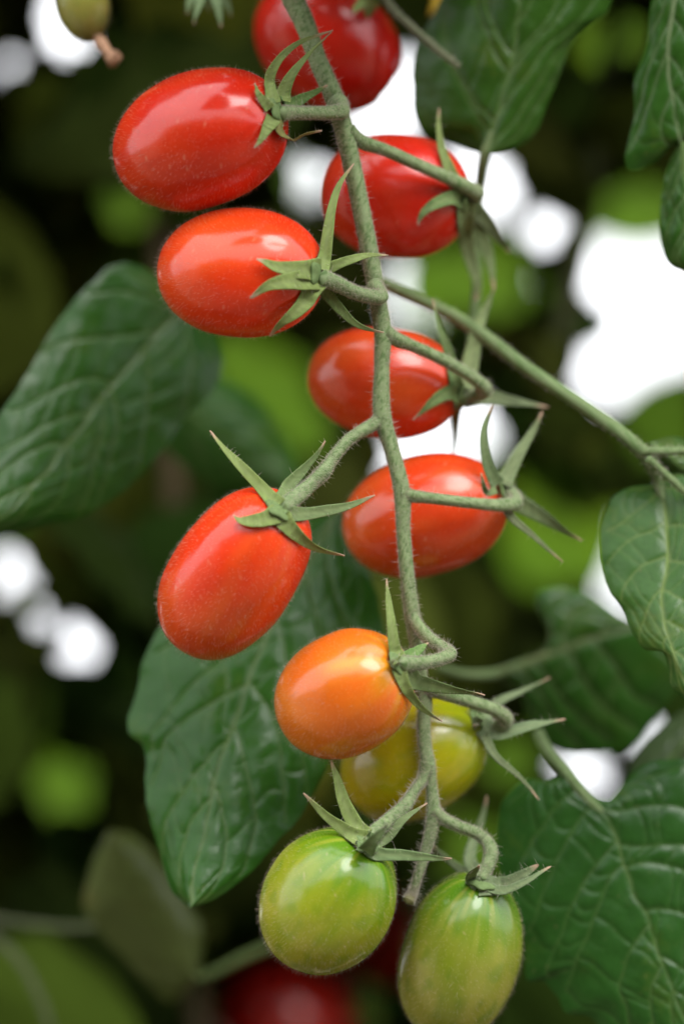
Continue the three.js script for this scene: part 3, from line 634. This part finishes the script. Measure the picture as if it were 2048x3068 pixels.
// ------------------------------------------------------------------ leaves near the truss
leaf({ d: 1, seed: 1, label: 'broad glossy dark green leaf at the left edge, behind the second red tomato',
  mid: [[440, 690], [405, 720], [335, 795], [270, 868], [190, 970], [110, 1075], [30, 1163], [-70, 1245]],
  left: [[430, 680], [385, 650], [330, 612], [270, 605], [200, 655], [130, 740], [60, 860], [0, 955], [-60, 1080], [-85, 1180], [-70, 1245]],
  right: [[460, 690], [500, 770], [512, 840], [480, 905], [420, 965], [370, 1035], [300, 1110], [200, 1180], [100, 1210], [0, 1228], [-70, 1245]],
  z: (t, s) => lerp(-62, -22, t) - 5 * s * s - 4 * s, pairs: 6, amp: 0.5, color: [0.022, 0.082, 0.008], slope: 0.42, cross: 4 });
leaf({ d: 1, seed: 2, label: 'large central leaf with quilted veins hanging below the oblique red tomato',
  mid: [[770, 1170], [740, 1230], [690, 1320], [615, 1451], [565, 1576], [530, 1680], [500, 1764], [470, 1900], [445, 2000], [436, 2085]],
  left: [[740, 1170], [640, 1215], [520, 1300], [410, 1390], [350, 1470], [312, 1580], [293, 1680], [328, 1712], [335, 1850], [365, 1950], [395, 2045], [436, 2085]],
  right: [[785, 1175], [825, 1270], [865, 1370], [882, 1450], [862, 1560], [812, 1650], [755, 1740], [700, 1850], [620, 1950], [540, 2030], [480, 2068], [436, 2085]],
  z: (t, s) => lerp(-48, -10, t) - 4 * s * s + 3 * s, pairs: 6, amp: 0.55, color: [0.024, 0.092, 0.009], slope: 0.42, cross: 5, nt: 240, ns: 170, teeth: 0.035 });
leaf({ seed: 3, label: 'large lobed leaf filling the lower right corner behind the green tomato',
  mid: [[1690, 2305], [1758, 2392], [1820, 2454], [1867, 2585], [1898, 2682], [1936, 2740], [1975, 2875], [2041, 3030], [2120, 3190]],
  left: [[1672, 2322], [1625, 2340], [1575, 2334], [1519, 2380], [1493, 2450], [1486, 2585], [1520, 2720], [1568, 2817], [1582, 2935], [1635, 2940], [1673, 2984], [1697, 3035], [1758, 3049], [1830, 3110], [1950, 3190], [2120, 3190]],
  right: [[1705, 2300], [1789, 2388], [1830, 2396], [1862, 2382], [1874, 2334], [1925, 2290], [1990, 2272], [2090, 2290], [2190, 2420], [2250, 2650], [2230, 2900], [2180, 3080], [2120, 3190]],
  z: (t, s) => lerp(-26, -14, t) - 5 * s * s, pairs: 7, amp: 0.5, slope: 0.4, cross: 8, veins: 0.6, color: [0.021, 0.076, 0.011], nt: 260, ns: 220, teeth: 0.045,
  petiole: [[1612, 2196, -40, 20], [1640, 2250, -34, 21], [1690, 2310, -27, 22], [1758, 2392, -25, 18], [1800, 2432, -24, 13]] });
leaf({ seed: 4, label: 'pale veined mid green leaf at the right edge, on the long hairy stalk',
  mid: [[1972, 1445], [1991, 1536], [1996, 1640], [1992, 1719], [1978, 1797], [1986, 1863], [2012, 1950], [2060, 2060], [2100, 2150]],
  left: [[1958, 1450], [1866, 1467], [1827, 1506], [1804, 1575], [1801, 1667], [1821, 1758], [1860, 1817], [1893, 1895], [1932, 1947], [1978, 1951], [1997, 1987], [2010, 2058], [2043, 2094], [2100, 2150]],
  right: [[1985, 1440], [2040, 1402], [2130, 1440], [2200, 1600], [2220, 1800], [2190, 1950], [2150, 2080], [2100, 2150]],
  z: (t, s) => -18 + 24 * t - 3 * s * s + 2 * s, pairs: 6, amp: 0.25, slope: 0.3, color: [0.038, 0.105, 0.016], veinColor: [0.12, 0.18, 0.045], teeth: 0.03, veins: 0.9,
  petiole: [[1120, 835, -14, 18], [1165, 856, -20, 19], [1260, 900, -26, 21], [1372, 955, -26, 23], [1480, 1030, -24, 24], [1567, 1097, -21, 23], [1763, 1228, -15, 22], [1880, 1315, -12, 22], [1945, 1380, -14, 24], [1972, 1448, -17, 15], [1986, 1500, -16, 8]], branches: [[[1920, 1352, -11, 16], [1975, 1352, -11, 15], [2060, 1350, -11, 13]], [[1940, 1375, -10, 15], [1990, 1420, -11, 13], [2070, 1490, -12, 10]]], petioleHairs: 900 });
leaf({ seed: 5, label: 'big dark leaf with parallel veins at the top, right of the crimson tomato',
  mid: [[1452, 462], [1478, 385], [1500, 300], [1530, 200], [1548, 80], [1555, 0], [1560, -150]],
  left: [[1445, 465], [1400, 452], [1340, 425], [1270, 400], [1243, 353], [1236, 294], [1238, 163], [1285, 65], [1330, -20], [1420, -120], [1560, -150]],
  right: [[1460, 465], [1514, 458], [1592, 411], [1638, 313], [1677, 222], [1710, 137], [1775, 72], [1814, 39], [1835, -40], [1750, -130], [1560, -150]],
  z: (t, s) => lerp(-34, -30, t) - 6 * s * s + 5 * s, pairs: 5, amp: 0.45, slope: 0.75, cross: 4, color: [0.028, 0.082, 0.008], teeth: 0.02,
  petiole: [[1402, 1110, -38, 13], [1410, 1020, -40, 15], [1420, 930, -42, 16], [1428, 820, -44, 17], [1428, 700, -44, 18], [1433, 600, -42, 19], [1440, 540, -39, 20], [1450, 470, -35, 20], [1475, 395, -34, 12]] });
leaf({ seed: 6, label: 'narrow dark lobed leaf hanging at the top right edge',
  mid: [[2030, -80], [2012, 40], [1999, 130], [2000, 230], [2018, 320], [2036, 428]],
  left: [[1985, -80], [1950, 0], [1934, 131], [1897, 242], [1899, 340], [1872, 480], [1890, 510], [1965, 483], [2004, 446], [2036, 428]],
  right: [[2060, -80], [2110, 60], [2130, 200], [2110, 340], [2036, 428]],
  z: (t, s) => -16 - 3 * s * s - 4 * t, pairs: 4, amp: 0.4, cross: 3, veins: 0.7, color: [0.024, 0.08, 0.009], veinColor: [0.12, 0.17, 0.075], ribR: 11, nt: 150, ns: 110 });
leaf({ seed: 7, label: 'dark leaf tip hanging under the lobed one at the right edge',
  mid: [[2040, 425], [2052, 520], [2058, 640], [2060, 760], [2070, 830]],
  left: [[2030, 425], [2000, 490], [1984, 560], [1974, 650], [1978, 720], [1990, 772], [2012, 800], [2040, 812], [2070, 830]],
  right: [[2060, 425], [2110, 500], [2140, 640], [2120, 760], [2070, 830]],
  z: (t, s) => -20 - 3 * s * s, pairs: 5, amp: 0.6, color: [0.024, 0.08, 0.009], nt: 110, ns: 80 });
leaf({ seed: 8, label: 'shaded blurred leaf with a pale stalk, behind the pale leaf at right',
  mid: [[1480, 2018], [1560, 1992], [1640, 1962], [1750, 1920], [1850, 1890], [1960, 1880], [2070, 1960]],
  left: [[1470, 2010], [1560, 1975], [1625, 1948], [1645, 1890], [1605, 1815], [1612, 1771], [1677, 1762], [1775, 1788], [1873, 1855], [1960, 1900], [2070, 1960]],
  right: [[1480, 2030], [1550, 2080], [1600, 2180], [1680, 2250], [1780, 2262], [1880, 2240], [1960, 2150], [2040, 2040], [2070, 1960]],
  z: (t, s) => -68 - 4 * s * s, pairs: 5, amp: 0.9, color: [0.024, 0.08, 0.009], veinColor: [0.12, 0.15, 0.06], ribR: 14, nt: 120, ns: 90,
  petiole: [[1310, 2000, -60, 15], [1390, 2020, -62, 16], [1480, 2018, -68, 17], [1560, 1992, -68, 14]] });

// ------------------------------------------------------------------ leaves farther back that can be told apart
function farLeaf(label, cx, cy, dz, L, W, ang, opt = {}) {   // centre, length, width in pixels, angle base to tip
  const a = ang * Math.PI / 180, ux = Math.cos(a), uy = Math.sin(a), mid = [], left = [], right = [];
  for (let i = 0; i <= 8; i++) {
    const t = i / 8, w = W / 2 * Math.pow(Math.sin(Math.PI * Math.pow(t, 0.75)), 0.75), x = cx + ux * (t - 0.5) * L, y = cy + uy * (t - 0.5) * L;
    mid.push([x, y]); left.push([x + uy * w, y - ux * w]); right.push([x - uy * w, y + ux * w]);
  }
  return leaf({ seed: 20 + used.get('tomato_leaf'), label, mid, left, right, z: (t, s) => dz - 10 * s * s - (opt.slant ?? 0) * (t - 0.5), nt: 60, ns: 46, amp: 0.9, ribR: 8, teeth: 0.05, group: 'backlit leaves far behind', ...opt });
}
const far = { material: MAT.glow, color: [0.06, 0.12, 0.006], veinColor: [0.085, 0.145, 0.03] };  // base green lightened over the near leaves to give the backlit glow
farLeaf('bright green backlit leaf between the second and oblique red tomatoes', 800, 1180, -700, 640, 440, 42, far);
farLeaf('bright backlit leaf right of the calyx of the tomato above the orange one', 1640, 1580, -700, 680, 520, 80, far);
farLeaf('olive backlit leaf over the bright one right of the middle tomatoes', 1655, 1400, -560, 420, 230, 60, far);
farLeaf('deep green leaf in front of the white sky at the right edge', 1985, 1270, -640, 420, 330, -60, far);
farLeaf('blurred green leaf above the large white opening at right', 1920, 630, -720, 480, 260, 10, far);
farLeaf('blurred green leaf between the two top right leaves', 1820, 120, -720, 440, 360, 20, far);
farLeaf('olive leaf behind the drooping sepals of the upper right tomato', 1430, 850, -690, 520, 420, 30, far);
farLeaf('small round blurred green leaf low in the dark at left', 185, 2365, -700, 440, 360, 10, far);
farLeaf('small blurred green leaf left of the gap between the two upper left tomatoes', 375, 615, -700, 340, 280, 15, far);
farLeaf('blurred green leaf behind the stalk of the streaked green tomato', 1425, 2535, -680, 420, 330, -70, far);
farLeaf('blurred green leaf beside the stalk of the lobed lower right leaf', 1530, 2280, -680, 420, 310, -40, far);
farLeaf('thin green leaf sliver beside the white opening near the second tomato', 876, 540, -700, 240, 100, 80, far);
farLeaf('shaded leaf under the bright green one, above the oblique tomato', 700, 1330, -120, 560, 300, 38, { color: [0.024, 0.085, 0.009], group: undefined });
leaf({ d: 1, seed: 60, label: 'dull olive three cornered leaf low at the left, strongly blurred',
  mid: [[452, 2245], [400, 2160], [340, 2060], [290, 1980], [248, 1905]],
  left: [[440, 2262], [395, 2300], [320, 2235], [240, 2150], [196, 2085], [210, 1985], [248, 1905]],
  right: [[458, 2232], [462, 2130], [405, 2025], [350, 1950], [300, 1912], [248, 1905]],
  z: (t, s) => -100 - 6 * s * s + 10 * t, nt: 70, ns: 50, amp: 0.3, color: [0.075, 0.1, 0.025], veinColor: [0.085, 0.11, 0.03],
  petiole: [[620, 2170, -115, 17], [560, 2195, -110, 18], [500, 2225, -105, 16], [452, 2245, -100, 12]], petioleColor: [0.08, 0.11, 0.03] });

farLeaf('grey green leaf corner at the right edge above the lower right leaf', 2030, 2250, -60, 420, 190, -48, { color: [0.05, 0.075, 0.035], group: undefined });
farLeaf('mid green leaflet at the right edge just above the pale veined leaf', 2070, 1415, -16, 300, 150, 35, { color: [0.04, 0.09, 0.018], amp: 0.4, group: undefined });
// stems and stalks behind the truss
function stalk(name, label, pts, opt = {}) {
  seed(300 + pts[0][0]);
  const root = thing(name, label, 'stem', at(...pts[0].slice(0, 3)), opt.group);
  part('stalk', tubeGeometry(pts, { segs: 60, sides: 14, color: opt.color ?? [0.12, 0.15, 0.06], dark: opt.dark ?? [0.07, 0.09, 0.035] }), MAT.stem, root, root);
  part('hairs', hairGeometry(tubeHairs(tubeGeometry(pts, { segs: 60, sides: 8 }), opt.hairs ?? 500), 0.0009, 0.000024), MAT.stemHair, root, root, 'stuff');
  return root;
}
stalk('plant_stem', 'thick dark blurred plant stem slanting down through the white openings at right', [[1880, -120, -260, 44], [1800, 300, -255, 46], [1745, 700, -250, 48], [1690, 960, -255, 46], [1660, 1300, -270, 46]], { color: [0.085, 0.1, 0.035], dark: [0.06, 0.075, 0.025] });
stalk('plant_stem', 'brownish vertical plant stem deep in shade behind the upper left tomatoes', [[500, -200, -240, 42], [480, 400, -235, 44], [500, 1100, -240, 46], [540, 1800, -250, 46], [560, 2500, -260, 44], [600, 3200, -260, 44]], { color: [0.085, 0.06, 0.028], dark: [0.05, 0.04, 0.02] });
stalk('leaf_stalk', 'thin grey leaf stalk crossing the big top leaf beside the crimson tomato', [[1140, -30, -30, 11], [1180, 30, -28, 12], [1260, 105, -26, 12], [1330, 165, -25, 11], [1374, 198, -24, 8]], { color: [0.12, 0.13, 0.075] });
stalk('leaf_stalk', 'pale blurred leaf stalk running along the left edge at the bottom', [[-60, 2750, -135, 14], [40, 2762, -132, 13], [180, 2778, -128, 13], [330, 2775, -122, 12], [440, 2790, -112, 9]], { color: [0.09, 0.11, 0.05] });
stalk('leaf_stalk', 'blurred grey green stalk curving into the bottom left corner', [[-40, 2790, -130, 15], [60, 2880, -128, 15], [120, 2990, -126, 14], [170, 3140, -125, 14]], { color: [0.09, 0.11, 0.05] });
{ // hanging calyx of a flower above the frame
  seed(61);
  const root = thing('flower_bud', 'drooping green sepals of a flower hanging in from the top edge', 'flower', at(630, -40, -36));
  const cg = tubeGeometry([[640, -110, -36, 14], [635, -60, -36, 18], [630, -30, -36, 26]], { segs: 14 }); part('receptacle', cg, MAT.stem, root, root);
  for (const [p, w] of [[[[615, -40, -36], [580, -10, -34], [562, 20, -33], [556, 42, -33]], 26], [[[622, -40, -34], [600, 0, -31], [590, 40, -30], [584, 74, -30]], 28], [[[635, -40, -34], [648, 0, -30], [658, 45, -29], [664, 82, -29]], 30], [[[645, -40, -37], [670, -5, -37], [685, 25, -37], [690, 50, -37]], 24], [[[630, -40, -40], [630, 0, -44], [622, 30, -45]], 24]]) part('sepal', sepalGeometry(p, w, { color: [0.12, 0.18, 0.08] }), MAT.sepal, root, root);
}
{ // yellow petal behind the top leaf
  seed(62);
  const root = thing('blossom', 'small yellow tomato petals peeking in at the top edge', 'flower', at(1320, -30, -60));
  for (const [p, w] of [[[[1325, -40, -60], [1312, -5, -60], [1300, 25, -60], [1288, 52, -61]], 40], [[[1330, -40, -62], [1335, -10, -63], [1330, 20, -64]], 34]]) part('petal', sepalGeometry(p, w, { color: [0.5, 0.33, 0.02], tip: [0.45, 0.28, 0.02] }), MAT.sepal, root, root);
}

renderer.render(scene, camera);
